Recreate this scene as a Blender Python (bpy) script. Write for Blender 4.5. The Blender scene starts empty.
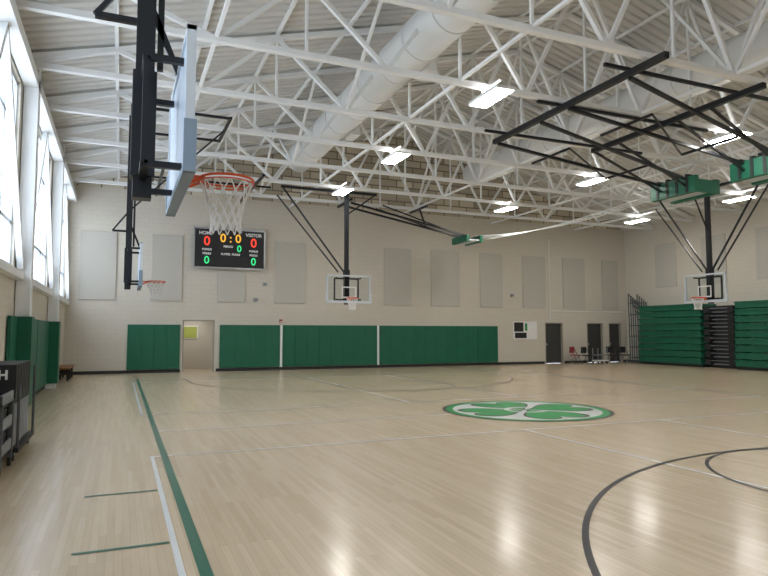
import bpy, math, random
from mathutils import Vector, Matrix
random.seed(4)
sc=bpy.context.scene
try:
    sc.view_settings.view_transform='Standard'
except Exception: pass
COL=bpy.context.collection

# ---------------- materials ----------------
def mat(name,col,rough=.6,metal=0,emit=None,es=0,noise=0,scale=5,bump=0,coat=0,alpha=1,trans=0):
    m=bpy.data.materials.new(name);m.use_nodes=True
    nt=m.node_tree;b=nt.nodes['Principled BSDF']
    b.inputs['Base Color'].default_value=(*col,1)
    b.inputs['Roughness'].default_value=rough
    b.inputs['Metallic'].default_value=metal
    b.inputs['Coat Weight'].default_value=coat
    b.inputs['Transmission Weight'].default_value=trans
    if emit:
        b.inputs['Emission Color'].default_value=(*emit,1);b.inputs['Emission Strength'].default_value=es
    if noise or bump:
        tc=nt.nodes.new('ShaderNodeTexCoord');n=nt.nodes.new('ShaderNodeTexNoise')
        n.inputs['Scale'].default_value=scale;n.inputs['Detail'].default_value=5
        nt.links.new(tc.outputs['Object'],n.inputs['Vector'])
        if noise:
            mr=nt.nodes.new('ShaderNodeMapRange');mr.inputs[3].default_value=1-noise;mr.inputs[4].default_value=1+noise
            nt.links.new(n.outputs['Fac'],mr.inputs[0])
            mx=nt.nodes.new('ShaderNodeVectorMath');mx.operation='SCALE';mx.inputs[0].default_value=col
            nt.links.new(mr.outputs[0],mx.inputs['Scale']);nt.links.new(mx.outputs[0],b.inputs['Base Color'])
        if bump:
            bp=nt.nodes.new('ShaderNodeBump');bp.inputs['Strength'].default_value=bump;bp.inputs['Distance'].default_value=.02
            nt.links.new(n.outputs['Fac'],bp.inputs['Height']);nt.links.new(bp.outputs[0],b.inputs['Normal'])
    return m

def brick_mat(name,c1,c2,mortar,bw,bh,axis,rough=.8,mort=.01,bump=.3):
    m=bpy.data.materials.new(name);m.use_nodes=True;nt=m.node_tree;b=nt.nodes['Principled BSDF']
    tc=nt.nodes.new('ShaderNodeTexCoord');sp=nt.nodes.new('ShaderNodeSeparateXYZ');cb=nt.nodes.new('ShaderNodeCombineXYZ')
    nt.links.new(tc.outputs['Object'],sp.inputs[0])
    nt.links.new(sp.outputs[axis[0]],cb.inputs[0]);nt.links.new(sp.outputs[axis[1]],cb.inputs[1])
    br=nt.nodes.new('ShaderNodeTexBrick');nt.links.new(cb.outputs[0],br.inputs['Vector'])
    br.inputs['Color1'].default_value=(*c1,1);br.inputs['Color2'].default_value=(*c2,1);br.inputs['Mortar'].default_value=(*mortar,1)
    br.inputs['Scale'].default_value=1;br.inputs['Brick Width'].default_value=bw;br.inputs['Row Height'].default_value=bh
    br.inputs['Mortar Size'].default_value=mort;br.inputs['Bias'].default_value=0
    nt.links.new(br.outputs['Color'],b.inputs['Base Color']);b.inputs['Roughness'].default_value=rough
    if bump:
        bp=nt.nodes.new('ShaderNodeBump');bp.inputs['Strength'].default_value=bump;bp.inputs['Distance'].default_value=.01;bp.invert=True
        nt.links.new(br.outputs['Fac'],bp.inputs['Height']);nt.links.new(bp.outputs[0],b.inputs['Normal'])
    return m,nt,b,br

M_wall,_,_,_=brick_mat('painted_block_far',(.64,.60,.525),(.625,.585,.51),(.59,.55,.475),.4,.2,(0,2))
M_wallY,_,_,_=brick_mat('painted_block_side',(.64,.60,.525),(.625,.585,.51),(.59,.55,.475),.4,.2,(1,2))
M_gable,_,_,_=brick_mat('gable_block',(.72,.66,.54),(.40,.35,.27),(.22,.19,.15),.9,.36,(0,2),mort=.03)
M_panel=mat('acoustic_fabric',(.53,.51,.46),.95,noise=.05,scale=30)
M_white=mat('white_steel',(.86,.88,.89),.5)
M_deck=mat('painted_deck',(.66,.66,.64),.6)
M_duct=mat('duct_white',(.72,.73,.72),.5,noise=.04,scale=3)
M_black=mat('black_steel',(.012,.014,.018),.35,metal=.2)
M_blackm=mat('black_matte',(.015,.015,.017),.6)
M_green=mat('green_vinyl',(.006,.125,.068),.45,noise=.12,scale=2)
M_greenB=mat('green_bleacher',(.008,.13,.075),.5,noise=.15,scale=3)
M_greenL=mat('green_line_paint',(.015,.15,.10),.3,coat=.3)
M_whiteL=mat('white_line_paint',(.82,.84,.86),.3,coat=.3)
M_blackL=mat('black_line_paint',(.012,.012,.016),.4)
M_greenlogo=mat('logo_green_paint',(.006,.30,.07),.45)
M_orange=mat('rim_orange',(.75,.09,.02),.4)
M_net=mat('net_cord',(.85,.85,.85),.8)
M_board=mat('backboard_white',(.52,.62,.74),.3)
M_frame=mat('backboard_frame',(.70,.76,.82),.35,metal=.3)
M_pad=mat('backboard_pad',(.25,.33,.42),.6)
M_grey=mat('grey_plastic',(.22,.24,.26),.5)
M_dgrey=mat('dark_grey_plastic',(.09,.10,.11),.5)
M_steel=mat('steel',(.45,.47,.5),.3,metal=.8)
M_wood=mat('bench_wood',(.28,.13,.05),.5,noise=.2,scale=8)
M_red=mat('red_plastic',(.35,.03,.03),.5)
M_lamp=mat('lamp_diffuser',(1,1,1),.5,emit=(1,.965,.90),es=50)
M_ceilfill=mat('added_ceiling_fill',(1,1,1),.5,emit=(1,.97,.93),es=9)  # added glow for the fixture tops, brightens ceiling and trusses
M_door=mat('door_dark',(.05,.05,.05),.5)
M_doorf=mat('door_frame',(.32,.29,.24),.5)
M_base=mat('base_black',(.02,.02,.02),.6)
M_winf=mat('window_frame',(.55,.60,.66),.5)
M_amber=mat('led_amber',(.1,.05,0),.5,emit=(1,.5,.05),es=1.1)
M_redled=mat('led_red',(.1,0,0),.5,emit=(1,.06,.03),es=1.2)
M_greenled=mat('led_green',(0,.1,0),.5,emit=(.05,1,.35),es=.9)
M_txt=mat('text_white',(.85,.85,.85),.6)
M_alcove=mat('alcove_paint',(.58,.55,.49),.8)
M_note=mat('board_green_yellow',(.40,.45,.10),.7)
M_glass=mat('tempered_glass',(.9,.95,.97),.03,trans=1)
M_glass.node_tree.nodes['Principled BSDF'].inputs['IOR'].default_value=1.05

# floor maple
M_floor,nt,b,br=brick_mat('maple_floor',(.74,.60,.43),(.64,.505,.345),(.50,.385,.255),1.3,.06,(1,0),rough=.26,mort=.001,bump=0)
tc=nt.nodes['Texture Coordinate'];n=nt.nodes.new('ShaderNodeTexNoise');mp=nt.nodes.new('ShaderNodeMapping')
mp.inputs['Scale'].default_value=(14,.9,1);nt.links.new(tc.outputs['Object'],mp.inputs[0]);nt.links.new(mp.outputs[0],n.inputs['Vector'])
n.inputs['Scale'].default_value=1.5;n.inputs['Detail'].default_value=4
mx=nt.nodes.new('ShaderNodeMix');mx.data_type='RGBA';mx.blend_type='MULTIPLY';mx.inputs[0].default_value=.35
cr=nt.nodes.new('ShaderNodeMapRange');cr.inputs[3].default_value=.7;cr.inputs[4].default_value=1.2
nt.links.new(n.outputs['Fac'],cr.inputs[0]);nt.links.new(br.outputs['Color'],mx.inputs[6]);nt.links.new(cr.outputs[0],mx.inputs[7])
nt.links.new(mx.outputs[2],b.inputs['Base Color'])
n2=nt.nodes.new('ShaderNodeTexNoise');n2.inputs['Scale'].default_value=2.6;n2.inputs['Detail'].default_value=3
nt.links.new(tc.outputs['Object'],n2.inputs['Vector'])
bp=nt.nodes.new('ShaderNodeBump');bp.inputs['Strength'].default_value=.2;bp.inputs['Distance'].default_value=.01
nt.links.new(n2.outputs['Fac'],bp.inputs['Height']);nt.links.new(bp.outputs[0],b.inputs['Normal'])
b.inputs['Coat Weight'].default_value=.3;b.inputs['Coat Roughness'].default_value=.13

# ---------------- mesh builder ----------------
class B:
    def __init__(s,name,origin=(0,0,0)):
        s.name=name;s.v=[];s.f=[];s.mi=[];s.mats=[];s.o=Vector(origin);s.sm=[]
    def _m(s,m):
        if m not in s.mats:s.mats.append(m)
        return s.mats.index(m)
    def add(s,vs,fs,m,smooth=False):
        k=len(s.v);s.v+= [Vector(x)-s.o for x in vs];i=s._m(m)
        for f in fs:s.f.append([k+j for j in f]);s.mi.append(i);s.sm.append(smooth)
        return s
    def box(s,a,b,m):
        x0,y0,z0=[min(a[i],b[i]) for i in range(3)];x1,y1,z1=[max(a[i],b[i]) for i in range(3)]
        return s.add([(x0,y0,z0),(x1,y0,z0),(x1,y1,z0),(x0,y1,z0),(x0,y0,z1),(x1,y0,z1),(x1,y1,z1),(x0,y1,z1)],
          [(0,3,2,1),(4,5,6,7),(0,1,5,4),(1,2,6,5),(2,3,7,6),(3,0,4,7)],m)
    def bar(s,p,q,w,m,h=None):
        p=Vector(p);q=Vector(q);d=(q-p).normalized();h=h or w
        up=Vector((0,0,1)) if abs(d.z)<.95 else Vector((0,1,0))
        a=d.cross(up).normalized();c=a.cross(d).normalized();a*=w/2;c*=h/2
        vs=[p-a-c,p+a-c,p+a+c,p-a+c,q-a-c,q+a-c,q+a+c,q-a+c]
        return s.add(vs,[(0,1,2,3),(7,6,5,4),(0,4,5,1),(1,5,6,2),(2,6,7,3),(3,7,4,0)],m)
    def cyl(s,p,q,r,m,n=12,r2=None,cap=True):
        p=Vector(p);q=Vector(q);d=(q-p).normalized();r2=r if r2 is None else r2
        up=Vector((0,0,1)) if abs(d.z)<.95 else Vector((0,1,0))
        a=d.cross(up).normalized();c=a.cross(d).normalized();vs=[]
        for i in range(n):
            t=2*math.pi*i/n;e=a*math.cos(t)+c*math.sin(t);vs+= [p+e*r,q+e*r2]
        fs=[(2*i,2*i+1,(2*i+3)%(2*n),(2*i+2)%(2*n)) for i in range(n)]
        s.add(vs,fs,m,True)
        if cap:s.add([vs[2*i]+Vector((0,0,0)) for i in range(n)],[tuple(range(n))],m);s.add([vs[2*i+1] for i in range(n)],[tuple(range(n))[::-1]],m)
        return s
    def torus(s,c,R,r,m,n=32,k=8):
        vs=[];fs=[]
        for i in range(n):
            t=2*math.pi*i/n
            for j in range(k):
                u=2*math.pi*j/k;rr=R+r*math.cos(u);vs.append((c[0]+rr*math.cos(t),c[1]+rr*math.sin(t),c[2]+r*math.sin(u)))
        for i in range(n):
            for j in range(k):fs.append((i*k+j,((i+1)%n)*k+j,((i+1)%n)*k+(j+1)%k,i*k+(j+1)%k))
        return s.add(vs,fs,m,True)
    def arc(s,c,R,w,a0,a1,z,m,n=64):
        vs=[];
        for i in range(n+1):
            t=a0+(a1-a0)*i/n
            for r in (R-w/2,R+w/2):vs.append((c[0]+r*math.cos(t),c[1]+r*math.sin(t),z))
        return s.add(vs,[(2*i,2*i+1,2*i+3,2*i+2) for i in range(n)],m)
    def strip(s,x0,y0,x1,y1,z,m):
        return s.add([(x0,y0,z),(x1,y0,z),(x1,y1,z),(x0,y1,z)],[(0,1,2,3)],m)
    def disc(s,c,r,z,m,n=48):
        return s.add([(c[0]+r*math.cos(2*math.pi*i/n),c[1]+r*math.sin(2*math.pi*i/n),z) for i in range(n)],[tuple(range(n))],m)
    def done(s,rot=0,parent=None,loc=None,bevel=0):
        me=bpy.data.meshes.new(s.name);me.from_pydata([tuple(x) for x in s.v],[],s.f)
        for m in s.mats:me.materials.append(m)
        for i,p in enumerate(me.polygons):p.material_index=s.mi[i];p.use_smooth=s.sm[i]
        me.update();o=bpy.data.objects.new(s.name,me);COL.objects.link(o)
        o.location=loc if loc is not None else s.o;o.rotation_euler[2]=rot
        if parent:o.parent=parent
        if bevel:
            bm=o.modifiers.new('bevel','BEVEL');bm.width=bevel;bm.segments=2;bm.limit_method='ANGLE'
        return o
def text(body,loc,size,m,rot,parent=None,name='lettering',bold=0):
    c=bpy.data.curves.new(name,'FONT');c.body=body;c.size=size;c.extrude=.004;c.offset=bold;c.align_x='CENTER';c.align_y='CENTER'
    c.materials.append(m);o=bpy.data.objects.new(name,c);COL.objects.link(o);o.location=loc;o.rotation_euler=rot
    if parent:
        o.parent=parent;o.location=Vector(loc)-parent.location
    return o

XL,XR,YF,YB=-2.1,27.4,28.2,-4.5
EZ,RZ=7.75,11.7
XC=(XL+XR)/2
def roofz(x):return EZ+(RZ-EZ)*(1-abs(x-XC)/(XR-XC))

# ---------------- room shell ----------------
B('floor').box((XL-.3,YB-.3,-.15),(XR+.3,YF+3,0),M_floor).done()
# far wall w/ openings
doors=[(2.47,3.81,2.3),(21.55,22.75,2.25),(24.45,25.6,2.25),(26.05,26.95,2.25)]
w=B('wall_back');x=XL-.3
for a,c,hh in doors:
    w.box((x,YF,0),(a,YF+.2,2.25),M_wall);x=c
w.box((x,YF,0),(XR+.3,YF+.2,2.25),M_wall)
w.box((XL-.3,YF,2.25),(XR+.3,YF+.2,EZ),M_wall)
w.add([(XL,YF,EZ),(XR,YF,EZ),(XC,YF,RZ),(XL,YF+.2,EZ),(XR,YF+.2,EZ),(XC,YF+.2,RZ)],[(0,1,2),(5,4,3)],M_gable)
w.done()
w=B('wall_front').box((XL-.3,YB-.2,0),(XR+.3,YB,EZ),M_wall)
w.add([(XL,YB,EZ),(XR,YB,EZ),(XC,YB,RZ)],[(2,1,0)],M_wall).done()
B('wall_right').box((XR,YB-.2,0),(XR+.2,YF+.2,EZ+.1),M_wallY).done()
# left wall with windows
cols=[-3.8,2.6,9.0,15.35,21.8,28.1]
ops=[(cols[i]+.45,cols[i+1]-.45) for i in range(5)]
w=B('wall_left');SZ,TZ=2.98,7.0
w.box((XL-.2,YB-.2,0),(XL,YF+.2,SZ),M_wallY).box((XL-.2,YB-.2,TZ),(XL,YF+.2,EZ+.1),M_wallY)
y=YB-.2
for a,c in ops:
    w.box((XL-.2,y,SZ),(XL,a,TZ),M_wallY);y=c
w.box((XL-.2,y,SZ),(XL,YF+.2,TZ),M_wallY);w.done()
for i,(a,c) in enumerate(ops):
    w=B('window_%d'%(i+1),(XL-.1,(a+c)/2,SZ));X=XL-.1
    for z in (SZ+.04,SZ+1.0,TZ-1.0,TZ-.04):w.box((X-.04,a,z-.04),(X+.04,c,z+.04),M_winf)
    n=4
    for k in range(n+1):
        yy=a+(c-a)*k/n;w.box((X-.04,max(a,yy-.04),SZ),(X+.04,min(c,yy+.04),TZ),M_winf)
    w.done()
for i,yc in enumerate(cols[:-1]):
    w=B('steel_column',(XL+.15,yc,0));w.box((XL+.02,yc-.2,0),(XL+.3,yc+.2,.02),M_white)
    w.box((XL+.02,yc-.17,0),(XL+.06,yc+.17,EZ-.1),M_white).box((XL+.26,yc-.17,0),(XL+.3,yc+.17,EZ-.1),M_white).box((XL+.06,yc-.15,0),(XL+.26,yc+.15,EZ-.1),M_white)
    w.done()
w=B('trim_1').box((XL,YB,SZ-.16),(XL+.16,YF,SZ),M_white).box((XL+.02,YB,TZ+.05),(XL+.3,YF,TZ+.3),M_white).done()
w=B('window_cross_bracing')
for i in range(5):
    a,c=cols[i]+.2,cols[i+1]-.2
    w.bar((XL+.1,a,SZ+.1),(XL+.1,(a+c)/2,TZ+.05),.12,M_white).bar((XL+.1,c,SZ+.1),(XL+.1,(a+c)/2,TZ+.05),.12,M_white)
w.done()
# baseboards
w=B('baseboard_back')
x=XL
for a,c,hh in doors+[(XR,XR,0)]:
    w.box((x,YF-.02,0),(a-.08,YF,.13),M_base);x=c+.08
w.done()
B('baseboard_left').box((XL,YB,0),(XL+.02,YF,.13),M_base).done()
B('baseboard_right').box((XR-.02,YB,0),(XR,YF,.13),M_base).done()
# doors
for i,(a,c,hh) in enumerate(doors):
    d=B('door_%d'%(i+1))
    for s_,xx in ((1,a),(-1,c)):d.box((xx+.001*s_,YF-.005,0),(xx+.05*s_,YF+.195,2.245),M_doorf)
    d.box((a+.001,YF-.005,2.2),(c-.001,YF+.195,2.248),M_doorf)
    if i>0:
        d.box((a+.05,YF+.12,0.01),(c-.05,YF+.16,2.2),M_door).box((a+.12,YF+.08,1.0),(a+.2,YF+.12,1.1),M_steel)
    d.done()
w=B('wall_corridor');a,c=doors[0][:2]
w.box((a-.6,YF+2.2,0),(c+.6,YF+2.3,2.6),M_alcove).box((a-.7,YF+.2,0),(a-.6,YF+2.3,2.6),M_alcove).box((c+.6,YF+.2,0),(c+.7,YF+2.3,2.6),M_alcove).box((a-.7,YF+.2,2.6),(c+.7,YF+2.3,2.7),M_alcove).done()
w=B('bulletin_board',(2.7,YF+2.18,1.5)).box((2.55,YF+2.14,1.45),(3.3,YF+2.19,1.98),M_note).box((2.51,YF+2.16,1.41),(3.34,YF+2.195,2.02),M_white).done()
L=bpy.data.lights.new('corridor_lamp','AREA');L.energy=16;L.size=.8;L.color=(1,.96,.9);o=bpy.data.objects.new('corridor_lamp',L);COL.objects.link(o);o.location=(3.1,YF+1.2,2.55)

# ceiling : corrugated deck
w=B('ceiling')
prof=[];p=.3;y=YB-.2
while y<YF+.2:
    prof+=[(y,0),(y+.17,0),(y+.20,.07),(y+.27,.07)];y+=p
for xa,xb in ((XL,XC),(XC,XR)):
    vs=[]
    for yy,zz in prof:vs+=[(xa,yy,roofz(xa)+zz),(xb,yy,roofz(xb)+zz)]
    w.add(vs,[(2*i,2*i+1,2*i+3,2*i+2) for i in range(len(prof)-1)],M_deck)
w.done()
# trusses
nodes=[XL+ (XR-XL)*i/16 for i in range(17)]
BZ=7.5
ty=[12.3+2.75*k for k in range(-5,6)]
for y in ty:
    t=B('roof_truss',(XC,y,BZ))
    xa_,xb_=XL+.02,XR-.02
    t.bar((xa_,y,BZ),(xb_,y,BZ),.14,M_white,.12)
    tz=lambda x:roofz(x)-.12
    t.bar((xa_,y,tz(XL)),(XC,y,tz(XC)),.14,M_white,.12).bar((XC,y,tz(XC)),(xb_,y,tz(XR)),.14,M_white,.12)
    for i in range(0,16):
        xa,xb=nodes[i],nodes[i+1]
        if i==0:xa=xa_
        if i==15:xb=xb_
        if i%2==0:t.bar((xa,y,BZ),(xb,y,tz(xb)),.09,M_white)
        else:t.bar((xa,y,tz(xa)),(xb,y,BZ),.09,M_white)
        if i%2==1 :t.bar((xa,y,BZ),(xa,y,tz(xa)),.06,M_white)
    t.done()
w=B('roof_purlins')
for i in range(1,16):
    x=nodes[i];w.bar((x,YB+.02,roofz(x)-.04),(x,YF-.02,roofz(x)-.04),.08,M_white,.08)
w.done()
w=B('truss_bridging')
for x in (nodes[2],nodes[5],nodes[8],nodes[11],nodes[14]):
    w.bar((x,YB+.02,BZ+.05),(x,YF-.02,BZ+.05),.07,M_white)
for x in (nodes[4],nodes[8],nodes[12]):
    for k in range(0,len(ty)-1,1):
        a,c=ty[k],ty[k+1];zt=roofz(x)-.2
        if k%2==0:w.bar((x,a,BZ),(x,c,zt),.07,M_white)
        else:w.bar((x,a,zt),(x,c,BZ),.07,M_white)
w.done()
# ducts
for X,Z,ye in ((6.5,8.75,24.3),(15.1,9.1,25)):
    w=B('air_duct',(X,10,Z));w.cyl((X,YB+.2,Z),(X,ye,Z),.54,M_duct,28)
    y=YB+1
    while y<ye:
        w.cyl((X,y,Z),(X,y+.07,Z),.565,M_duct,28);y+=1.5
    for yy in (2,7,13.5,19):
        w.box((X+.38,yy,Z-.5),(X+.66,yy+.7,Z-.1),M_duct);w.box((X+.66,yy+.06,Z-.45),(X+.67,yy+.64,Z-.15),M_grey)
    w.done()
# lights
for X in (7.83,15.65,23.3):
    for k in range(-2,3):
        y=12.1+5.5*k
        if k==2 and X<8:y=22.65
        w=B('high_bay_light',(X,y,7.2))
        w.box((X-.25,y-.62,7.17),(X+.25,y+.62,7.24),M_white)
        w.box((X-.22,y-.58,7.155),(X+.22,y+.58,7.17),M_lamp)
        w.box((X-.2,y-.5,7.24),(X+.2,y+.5,7.245),M_ceilfill)  # added glowing strip on the housing, fills light onto the ceiling
        for yy in (y-.35,y+.35):w.cyl((X,yy,7.24),(X,yy,7.46),.008,M_steel,6)
        w.bar((X,y-.4,7.46),(X,y+.4,7.46),.04,M_white)
        w.done()

# ---------------- markings ----------------
CX,CY=8.27,11.55
w=B('court_line_markings');z=.003
def rect(x0,y0,x1,y1,t,m,z):
    w.strip(x0,y0,x1,y0+t,z,m);w.strip(x0,y1-t,x1,y1,z,m);w.strip(x0,y0+t,x0+t,y1-t,z,m);w.strip(x1-t,y0+t,x1,y1-t,z,m)
for ya,yb in ((.2,9.25),(13.9,22.9)):
    rect(.42,ya,16.1,yb,.05,M_whiteL,z)
    for xx in (6.55,9.75):w.strip(xx,ya+.05,xx+.05,yb-.05,z,M_whiteL)
rect(.56,-1.2,15.95,24.3,.09,M_greenL,z+.0015)
w.strip(.65,CY-.025,CX-1.83,CY+.025,z+.0005,M_whiteL).strip(CX+1.83,CY-.025,15.86,CY+.025,z+.0005,M_whiteL)
for s_,hy in ((1,.38),(-1,22.72)):
    a0,a1=(0,math.pi) if s_==1 else (math.pi,2*math.pi)
    w.arc((CX,hy),6.05,.06,a0,a1,z+.001,M_blackL,96)
    for sx in (-6.05,6.05):
        ye=-1.15 if s_==1 else 24.2
        w.strip(CX+sx-.03,min(hy,ye),CX+sx+.03,max(hy,ye),z+.001,M_blackL)
    fy=hy+s_*4.19
    w.arc((CX,fy),1.83,.05,0,2*math.pi,z+.001,M_blackL,64)
    w.strip(CX-1.83,fy-.025,CX+1.83,fy+.025,z+.0022,M_blackL)
    for sx in (-1.83,1.83):w.strip(CX+sx-.025,min(fy,hy-s_*1.5),CX+sx+.025,max(fy,hy-s_*1.5),z+.001,M_blackL)
for yy in (7.27,5.45):w.strip(-.3,yy-.025,.41,yy+.025,z+.001,M_greenL)
w.done()
w=B('center_court_logo',(CX,CY,0));z=.0055
def D(r0,r1,m,zz):w.arc((CX,CY),(r0+r1)/2,r1-r0,0,2*math.pi,zz,m,72)
w.disc((CX,CY),1.60,z,M_whiteL,72);D(1.75,1.83,M_blackL,z);D(1.60,1.75,M_greenlogo,z)
def clover(grow,m,zz):
    for k in range(4):
        t=k*math.pi/2;ux,uy=math.cos(t),math.sin(t);px,py=-uy,ux
        vs=[];n=40
        for i in range(n):
            q=2*math.pi*i/n
            hx=math.sin(q)**3*.66;hy=(13*math.cos(q)-5*math.cos(2*q)-2*math.cos(3*q)-math.cos(4*q)+17)/30*1.5
            cy_=.76
            hx*=1+grow;hy=cy_+(hy-cy_)*(1+grow)
            vs.append((CX+ux*hy+px*hx,CY+uy*hy+py*hx,zz+.0002*k))
        w.add(vs,[tuple(range(n))],m)
clover(.06,M_blackL,z+.0015);clover(-.05,M_greenlogo,z+.0025)
w.arc((CX,CY),.42,.12,.6,5.7,z+.0035,M_whiteL,40)
w.done()

# ---------------- wall things ----------------
w=B('wall_pad_run',(11,YF-.05,1))
def pads(w,x0,x1,n):
    for i in range(n):
        a=x0+(x1-x0)*i/n;c=x0+(x1-x0)*(i+1)/n
        w.box((a+.002,YF-.06,.15),(c-.002,YF-.002,2.04),M_green)
pads(w,4.03,6.72,4);pads(w,6.86,11.52,8);pads(w,11.66,18.45,11)
w.box((6.74,YF-.05,.13),(6.84,YF-.01,2.04),M_white).box((11.54,YF-.05,.13),(11.64,YF-.01,2.04),M_white)
w.done(bevel=.006)
w=B('wall_pad_run',(1.3,YF-.05,1));pads(w,.26,2.36,4);w.done(bevel=.006)
w=B('wall_pad_run',(XL+.05,19,1))
for a,c in ((14.3,15.1),(15.6,18.6),(18.7,21.5),(22.1,23.6)):
    w.box((XL+.022,a,.15),(XL+.09,c,2.04),M_green)
for yc in (15.35,21.8):w.box((XL+.301,yc-.24,.15),(XL+.36,yc+.24,2.04),M_green).box((XL+.03,yc-.25,.15),(XL+.36,yc-.2,2.04),M_green)
w.done(bevel=.01)
for a,c,zt in ((-1.62,-.24,5.9),(1.13,2.4,5.9),(3.9,5.1,4.45),(6.45,7.9,5.9),(11.9,13.38,5.9),(14.5,16.13,5.9),(17.4,18.8,5.9),(20.1,21.6,5.9),(22.8,24.35,5.9),(25.6,26.8,5.9)):
    B('acoustic_panel',((a+c)/2,YF-.03,4.4)).box((a,YF-.06,3.05),(c,YF-.001,zt),M_panel).done(bevel=.015)
for a in (24.5,21.5,18.5,15.5):
    B('acoustic_panel',(XR-.03,a,5)).box((XR-.06,a,4.2),(XR-.001,a+1.4,6.6),M_panel).done(bevel=.015)

# scoreboard
sb=B('scoreboard',(4.45,YF-.15,5.5)).box((2.86,YF-.25,4.56),(5.9,YF-.08,6.26),M_blackm)
for a,c in (((2.82,4.52),(5.94,4.58)),((2.82,6.24),(5.94,6.3)),((2.82,4.52),(2.87,6.3)),((5.89,4.52),(5.94,6.3))):sb.box((a[0],YF-.27,a[1]),(c[0],YF-.25,c[1]),M_steel)
for xx in (3.5,5.4):sb.box((xx-.05,YF-.08,4.7),(xx+.05,YF-.003,6.2),M_black)
sb=sb.done()
yt=YF-.262;R=(math.pi/2,0,0)
for tx,xx,zz,sz,m in (('HOME',3.32,6.06,.2,M_txt),('VISITOR',5.42,6.06,.2,M_txt),('0',3.38,5.7,.56,M_redled),('0',5.42,5.7,.56,M_redled),('0 : 0',4.4,5.86,.52,M_amber),
  ('PERIOD',4.3,5.5,.12,M_txt),('BONUS',3.38,5.34,.12,M_txt),('BONUS',5.42,5.34,.12,M_txt),('0',4.78,5.42,.4,M_greenled),('FOULS',3.0+.38,5.16,.12,M_txt),('PLAYER  FOULS',4.4,5.16,.12,M_txt),('FOULS',5.42,5.16,.12,M_txt),('0',3.38,4.86,.46,M_greenled),('0',5.42,4.86,.46,M_greenled)):
    text(tx,(xx,yt,zz),sz,m,R,sb,'scoreboard_lettering',.006)
# signs
w=B('sign_board',(20.2,YF-.02,1.9)).box((19.45,YF-.03,1.35),(21.0,YF-.001,2.3),M_txt).box((19.5,YF-.035,1.75),(20.1,YF-.03,2.25),M_blackm).box((19.55,YF-.035,1.4),(20.3,YF-.03,1.7),M_blackm).box((20.2,YF-.035,1.8),(20.35,YF-.03,2.2),M_greenlogo).done()
for xx,zz in ((6.0,3.9),(19.4,3.7),(5.6,3.2)):
    B('electrical_box',(xx,YF-.04,zz)).box((xx-.1,YF-.08,zz-.08),(xx+.1,YF-.001,zz+.08),M_steel).box((xx-.06,YF-.1,zz-.05),(xx+.06,YF-.08,zz+.05),M_grey).done()
B('electrical_conduit',(21.85,YF-.03,4)).cyl((21.9,YF-.03,2.3),(21.9,YF-.03,6.9),.02,M_white,8).cyl((21.9,YF-.03,2.9),(27.1,YF-.03,2.9),.02,M_white,8).done()
B('fire_alarm',(6.75,YF-.03,2.25)).box((6.7,YF-.07,2.15),(6.82,YF-.001,2.3),M_red).box((6.72,YF-.08,2.17),(6.80,YF-.07,2.22),M_txt).done()

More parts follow.
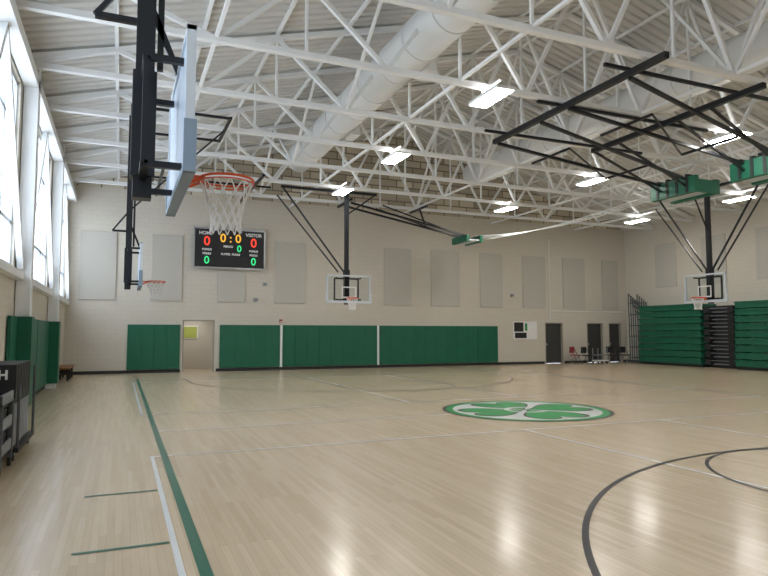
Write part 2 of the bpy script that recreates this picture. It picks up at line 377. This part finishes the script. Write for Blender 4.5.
# ---------------- hoops ----------------
def hoop(X,Y,ang,opaque,style):
    w=B('basketball_hoop')
    zb,zt=2.9,3.97;bx=-.38
    if opaque:w.box((bx-.045,-.9,zb+.02),(bx,.9,zt-.02),M_board)
    else:w.box((bx-.012,-.87,zb+.05),(bx,.87,zt-.05),M_glass)
    fw=.035 if opaque else .055
    for (a,c) in (((bx-.06,-.915,zb),(bx+.008,.915,zb+fw)),((bx-.06,-.915,zt-fw),(bx+.008,.915,zt)),((bx-.06,-.915,zb),(bx+.008,-.915+fw,zt)),((bx-.06,.915-fw,zb),(bx+.008,.915,zt))):
        w.box(a,c,M_frame)
    w.box((bx-.07,-.93,zb-.04),(bx+.02,.93,zb+.015),M_pad if opaque else M_frame)
    for sy in (-1,1):w.box((bx-.07,sy*.93-.02,zb-.04),(bx+.02,sy*.93+.02,zb+.35),M_pad if opaque else M_frame)
    tm=M_blackL if opaque else M_txt
    for a,c in (((bx+.001,-.305,3.06),(bx+.006,.305,3.11)),((bx+.001,-.305,3.46),(bx+.006,.305,3.51)),((bx+.001,-.305,3.06),(bx+.006,-.255,3.51)),((bx+.001,.255,3.06),(bx+.006,.305,3.51))):
        w.box(a,c,tm)
    w.torus((0,0,3.05),.235,.011,M_orange)
    w.torus((0,0,3.02),.235,.006,M_orange)
    w.box((bx,-.07,2.95),(bx+.03,.07,3.08),M_orange).box((bx+.02,-.09,3.035),(-.22,.09,3.05),M_orange)
    w.bar((bx+.03,-.06,2.96),(-.2,-.12,3.04),.02,M_orange).bar((bx+.03,.06,2.96),(-.2,.12,3.04),.02,M_orange)
    n=12;lv=[(3.03,.232),(2.93,.19),(2.83,.155),(2.74,.135),(2.66,.125),(2.58,.135)]
    for k in range(len(lv)-1):
        for i in range(n):
            for sgn in (-.5,.5):
                t0=2*math.pi*(i+(k%2)*.5)/n;t1=t0+sgn*2*math.pi/n
                w.cyl((lv[k][1]*math.cos(t0),lv[k][1]*math.sin(t0),lv[k][0]),(lv[k+1][1]*math.cos(t1),lv[k+1][1]*math.sin(t1),lv[k+1][0]),.0065,M_net,5,cap=False)
    mx_=-.70;r=.075
    w.box((mx_-r,-r,2.82),(mx_+r,r,7.44),M_black)
    for zz in (3.0,3.85):
        w.bar((mx_,-.5,zz),(mx_,.5,zz),.06,M_black)
        for sy in (-.5,.5):w.bar((mx_,sy,zz),(bx-.03,sy,zz),.05,M_black)
    for sy in (-.5,.5):w.bar((mx_,sy,3.0),(mx_,sy,3.85),.05,M_black)
    w.bar((mx_,0,3.0),(mx_,0,3.9),.19,M_black)
    if style=='side':
        w.bar((mx_,0,4.35),(mx_-.4,0,4.35),.05,M_black).bar((mx_-.4,0,4.35),(mx_,0,4.9),.04,M_black)
        w.bar((mx_+.02,.0,4.55),(bx-.05,0,3.95),.05,M_black)
        w.bar((mx_+.12,0,3.95),(mx_+.12,0,7.4),.05,M_black)
        w.bar((mx_,-1.1,7.36),(mx_,1.1,7.36),.09,M_black)
        w.bar((mx_,0,4.9),(mx_+2.4,0,7.36),.04,M_black)
        for sy in (-1.05,1.05):w.bar((mx_,sy,7.36),(mx_+2.4,sy,7.36),.06,M_black)
        w.bar((mx_+2.4,-1.1,7.36),(mx_+2.4,1.1,7.36),.07,M_black)
    else:
        wl,wr=(2.7,1.3) if style=='farA' else (2.4,2.4)
        w.bar((mx_,-wl,7.36),(mx_,wr,7.36),.1,M_black)
        w.bar((mx_,0,3.9),(mx_,0,4.2),.22,M_black)
        w.bar((mx_,-.1,4.1),(mx_,-wl+.05,7.36),.055,M_black).bar((mx_,-.35,4.1),(mx_,-wl-.15,7.0),.045,M_black)
        if style=='farA':w.bar((mx_,.1,6.5),(mx_,1.25,7.36),.055,M_black)
        else:w.bar((mx_,.1,4.1),(mx_,wr-.05,7.36),.055,M_black).bar((mx_,.35,4.1),(mx_,wr+.15,7.0),.045,M_black)
        if style=='farB':
            w.bar((mx_,.0,5.6),(mx_+.9,0,7.36),.045,M_black)
            w.bar((mx_+.9,-.7,7.36),(mx_+.9,.7,7.36),.08,M_black)
    w.done(rot=ang,loc=(X,Y,0))
hoop(.83,5.56,0,True,'side')
hoop(.83,17.5,0,True,'side')
hoop(CX,22.75,-math.pi/2,False,'farA')
hoop(20.4,17.3,math.pi,False,'farB')

# folded backstops
w=B('folded_backstop',(13,12.5,7.2))
K=M_black
w.bar((10,9,7.3),(10,15.3,7.3),.13,K).bar((13.3,9.3,7.3),(13.3,14.9,7.3),.13,K)
for yy in (10,12.3,14.7):w.bar((9.3,yy,7.38),(15.1,yy,7.38),.07,K)
for yc in (12.2,15.3):
    for d in (-.5,.5):
        w.bar((10,yc+d*2-1.2,7.2),(17.2,yc+d,6.75),.08,K)
        w.bar((13.3,yc+d-1,7.25),(17.2,yc+d,6.5),.06,K)
    w.bar((12,yc-.9,7.1),(12.0,yc+.9,7.1),.06,K).bar((15,yc-.9,6.9),(15,yc+.9,6.9),.06,K)
    w.bar((12,yc-.9,7.1),(15,yc+.9,6.9),.04,K)
    w.box((17.1,yc-.88,6.35),(18.1,yc+.88,6.42),M_frame)
    w.box((17.02,yc-.92,6.28),(17.2,yc+.92,6.82),M_green).box((17.95,yc-.92,6.28),(18.15,yc+.92,6.75),M_green)
    w.box((17.2,yc-.92,6.28),(17.95,yc-.84,6.7),M_green)
    for yy in (-.6,-.2,.2,.6):w.box((17.0,yc+yy-.05,6.3),(17.25,yc+yy+.05,6.9),M_blackm)
    w.bar((17.1,yc,6.9),(18.1,yc,6.8),.12,K)
w.done()
w=B('folded_backstop',(12,25.2,7))
for d in (-.4,.4):
    w.bar((9,25.4+d,7.3),(15,25.4+d*.6,6.2),.08,K).bar((10.5,25.4+d,7.3),(15,25.4+d*.6,6.1),.05,K)
w.bar((8.9,24.6,7.36),(8.9,26.4,7.36),.1,K).bar((12.5,24.6,7.36),(12.5,26.4,7.36),.08,K).bar((12.5,25.4,7.36),(12.8,25.4,6.6),.06,K)
w.box((14.6,24.7,5.95),(15.3,26,6.02),M_frame).box((14.55,24.65,5.9),(14.7,26.05,6.2),M_green).box((15.25,24.65,5.9),(15.4,26.05,6.2),M_green)
w.done()
w=B('folded_backstop',(3,25,7.3))
w.bar((1.2,22,7.36),(1.2,27,7.36),.09,K).bar((4.6,22,7.36),(4.6,27,7.36),.09,K).bar((.5,24,7.4),(5.3,24,7.4),.07,K)
w.done()
# divider curtain cables
w=B('divider_curtain_cables',(18,22,6.5))
for k in range(3):
    p0=Vector((15.6,25.6,6.1+.12*k));p1=Vector((18.9+.25*k,16.6,7.2));pr=p0
    for i in range(1,17):
        t=i/16;q=p0.lerp(p1,t);q.z-=(.5+.12*k)*4*t*(1-t)*.6;w.cyl(pr,q,.018,M_white,6,cap=False);pr=q
w.done()

# ---------------- bleachers ----------------
def bleach(y0,y1):
    w=B('telescoping_bleachers',(26.8,(y0+y1)/2,0));n=9
    for i in range(n):
        z0=.12+i*.337;xf=26.2+i*.012
        w.box((xf,y0,z0+.03),(XR-.03,y1,z0+.30),M_greenB)
        w.box((xf-.06,y0,z0+.24),(xf+.2,y1,z0+.32),M_green)
        yy=y0+.45
        while yy<y1:
            w.box((xf-.075,yy-.006,z0+.235),(xf-.055,yy+.006,z0+.325),M_blackm);yy+=.46
    w.box((26.3,y0,0),(XR-.03,y1,.14),M_blackm)
    w.done()
bleach(22.15,26.1);bleach(10.5,20.3);bleach(0,9.8)
w=B('bleacher_rail_stack',(26.9,21.2,0))
w.box((26.75,20.35,0),(XR-.03,22.1,3.0),M_blackm)
for k in range(8):
    z0=.15+.36*k
    w.box((26.35,20.45,z0),(26.75,20.75,z0+.28),M_blackm).box((26.35,21.75,z0),(26.75,22.05,z0+.28),M_blackm)
    w.bar((26.4,20.75,z0+.2),(26.4,21.75,z0+.2),.03,M_grey)
    w.box((26.5,20.8,z0),(26.75,21.7,z0+.05),M_grey)
w.done()
w=B('folded_bleacher_railings',(26.9,26.8,0))
for k in range(5):
    y=26.25+.16*k
    for xx in (26.35,27.0):w.cyl((xx,y,0),(xx,y+.05,3.4+.12*k),.03,M_dgrey,8)
    for zz in (.3,.9,1.5,2.1,2.7,3.35):w.cyl((26.35,y+.01,zz),(27.0,y+.01,zz),.025,M_dgrey,8)
    w.cyl((26.35,y,3.4+.12*k),(27.0,y,2.6),.025,M_dgrey,8)
w.done()
# folding chairs
def chair(x,y,r,m=M_blackm):
    w=B('folding_chair')
    for sy in (-.22,.22):
        w.cyl((-.25,sy,0),(.2,sy,.5),.016,M_dgrey,8).cyl((.25,sy,0),(-.22,sy,.88),.016,M_dgrey,8)
    w.box((-.2,-.22,.44),(.22,.22,.49),m)
    w.box((-.24,-.22,.58),(-.18,.22,.92),m)
    w.cyl((-.22,-.22,.04),(-.22,.22,.04),.012,M_steel,8).cyl((.22,-.22,.05),(.22,.22,.05),.012,M_steel,8)
    w.done(rot=r,loc=(x,y,0),bevel=.004)
chair(23.3,26.9,-1.3);chair(25.2,27.1,-1.9);chair(23.1,27.6,-1.2,M_red);chair(25.75,26.7,-1.6)
w=B('equipment_cart',(24.3,27.0,0))
w.box((23.95,26.8,.14),(24.7,27.3,.2),M_txt).box((23.95,26.8,.45),(24.7,27.3,.49),M_grey)
for xx in (24,24.65):
    for yy in (26.85,27.25):w.cyl((xx,yy,.1),(xx,yy,.85),.015,M_steel,8).cyl((xx-.02,yy,.06),(xx+.02,yy,.06),.06,M_blackm,12)
w.bar((24.65,26.85,.85),(24.65,27.25,.85),.03,M_steel);w.done()
w=B('wooden_bench',(-1.75,25.3,0)).box((-2.05,24.3,.42),(-1.6,26.8,.48),M_wood)
for yy in (24.5,25.5,26.6):w.box((-2.0,yy,0),(-1.94,yy+.08,.42),M_blackm).box((-1.7,yy,0),(-1.64,yy+.08,.42),M_blackm).box((-2.0,yy,.3),(-1.64,yy+.08,.36),M_blackm)
w.done(bevel=.006)

# near left chair cart
w=B('chair_storage_cart',(-1.5,10.0,0))
w.box((-1.95,9.55,.12),(-1.2,11.2,.18),M_blackm)
for xx in (-1.88,-1.28):
    for yy in (9.65,11.1):w.cyl((xx-.02,yy,.06),(xx+.02,yy,.06),.06,M_blackm,14).box((xx-.03,yy-.03,.08),(xx+.03,yy+.03,.13),M_steel)
for xx in (-1.93,-1.22):
    w.cyl((xx,11.15,.18),(xx,11.15,1.2),.02,M_dgrey,8);w.cyl((xx,9.6,.18),(xx,9.6,1.0),.02,M_dgrey,8)
for k in range(9):
    y=9.66+.16*k
    w.box((-1.85,y,.75),(-1.27,y+.12,1.27),M_blackm).box((-1.83,y+.01,.25),(-1.29,y+.09,.70),M_green if k%3==1 else M_blackm)
    for xx in (-1.84,-1.28):w.cyl((xx,y+.05,.19),(xx,y+.05,.9),.012,M_steel,6)
o=w.done(bevel=.02)
text('IRISH',(-1.56,9.655,1.13),.17,M_txt,(math.pi/2,0,0),o,'chair_lettering',.006)
w=B('utility_cart',(-1.45,8.9,0))
x0,x1=-1.75,-1.25
for zz in (.2,.5,.8):
    w.box((x0,8.5,zz),(x1,9.35,zz+.04),M_grey).box((x0,8.5,zz),(x0+.03,9.35,zz+.16),M_grey).box((x1-.03,8.5,zz),(x1,9.35,zz+.16),M_grey).box((x0,8.5,zz),(x1,8.53,zz+.16),M_grey)
w.box((x0+.06,8.58,.54),(x1-.06,9.28,.74),M_blackm).box((x0+.06,8.58,.24),(x1-.06,9.28,.46),M_blackm)
for xx in (x0+.02,x1-.02):
    for yy in (8.53,9.32):w.box((xx-.03,yy-.03,.1),(xx+.03,yy+.03,.85),M_dgrey).cyl((xx-.02,yy,.06),(xx+.02,yy,.06),.06,M_blackm,14)
w.cyl((x0+.05,8.45,.98),(x1-.05,8.45,.98),.02,M_dgrey,8).cyl((x0+.05,8.45,.98),(x0+.05,8.53,.84),.02,M_dgrey,8).cyl((x1-.05,8.45,.98),(x1-.05,8.53,.84),.02,M_dgrey,8)
w.done(bevel=.01)

# ---------------- world & camera ----------------
wd=bpy.data.worlds.new('world');sc.world=wd;wd.use_nodes=True
bg=wd.node_tree.nodes['Background'];bg.inputs[0].default_value=(.78,.88,1,1);bg.inputs[1].default_value=4.4
cd=bpy.data.cameras.new('camera');cd.sensor_width=36;cd.lens=622/768*36;cd.clip_end=200
cam=bpy.data.objects.new('camera',cd);COL.objects.link(cam);cam.location=(0,0,1.7)
cam.rotation_euler=(math.radians(94.1),0,math.radians(-22.9));sc.camera=cam
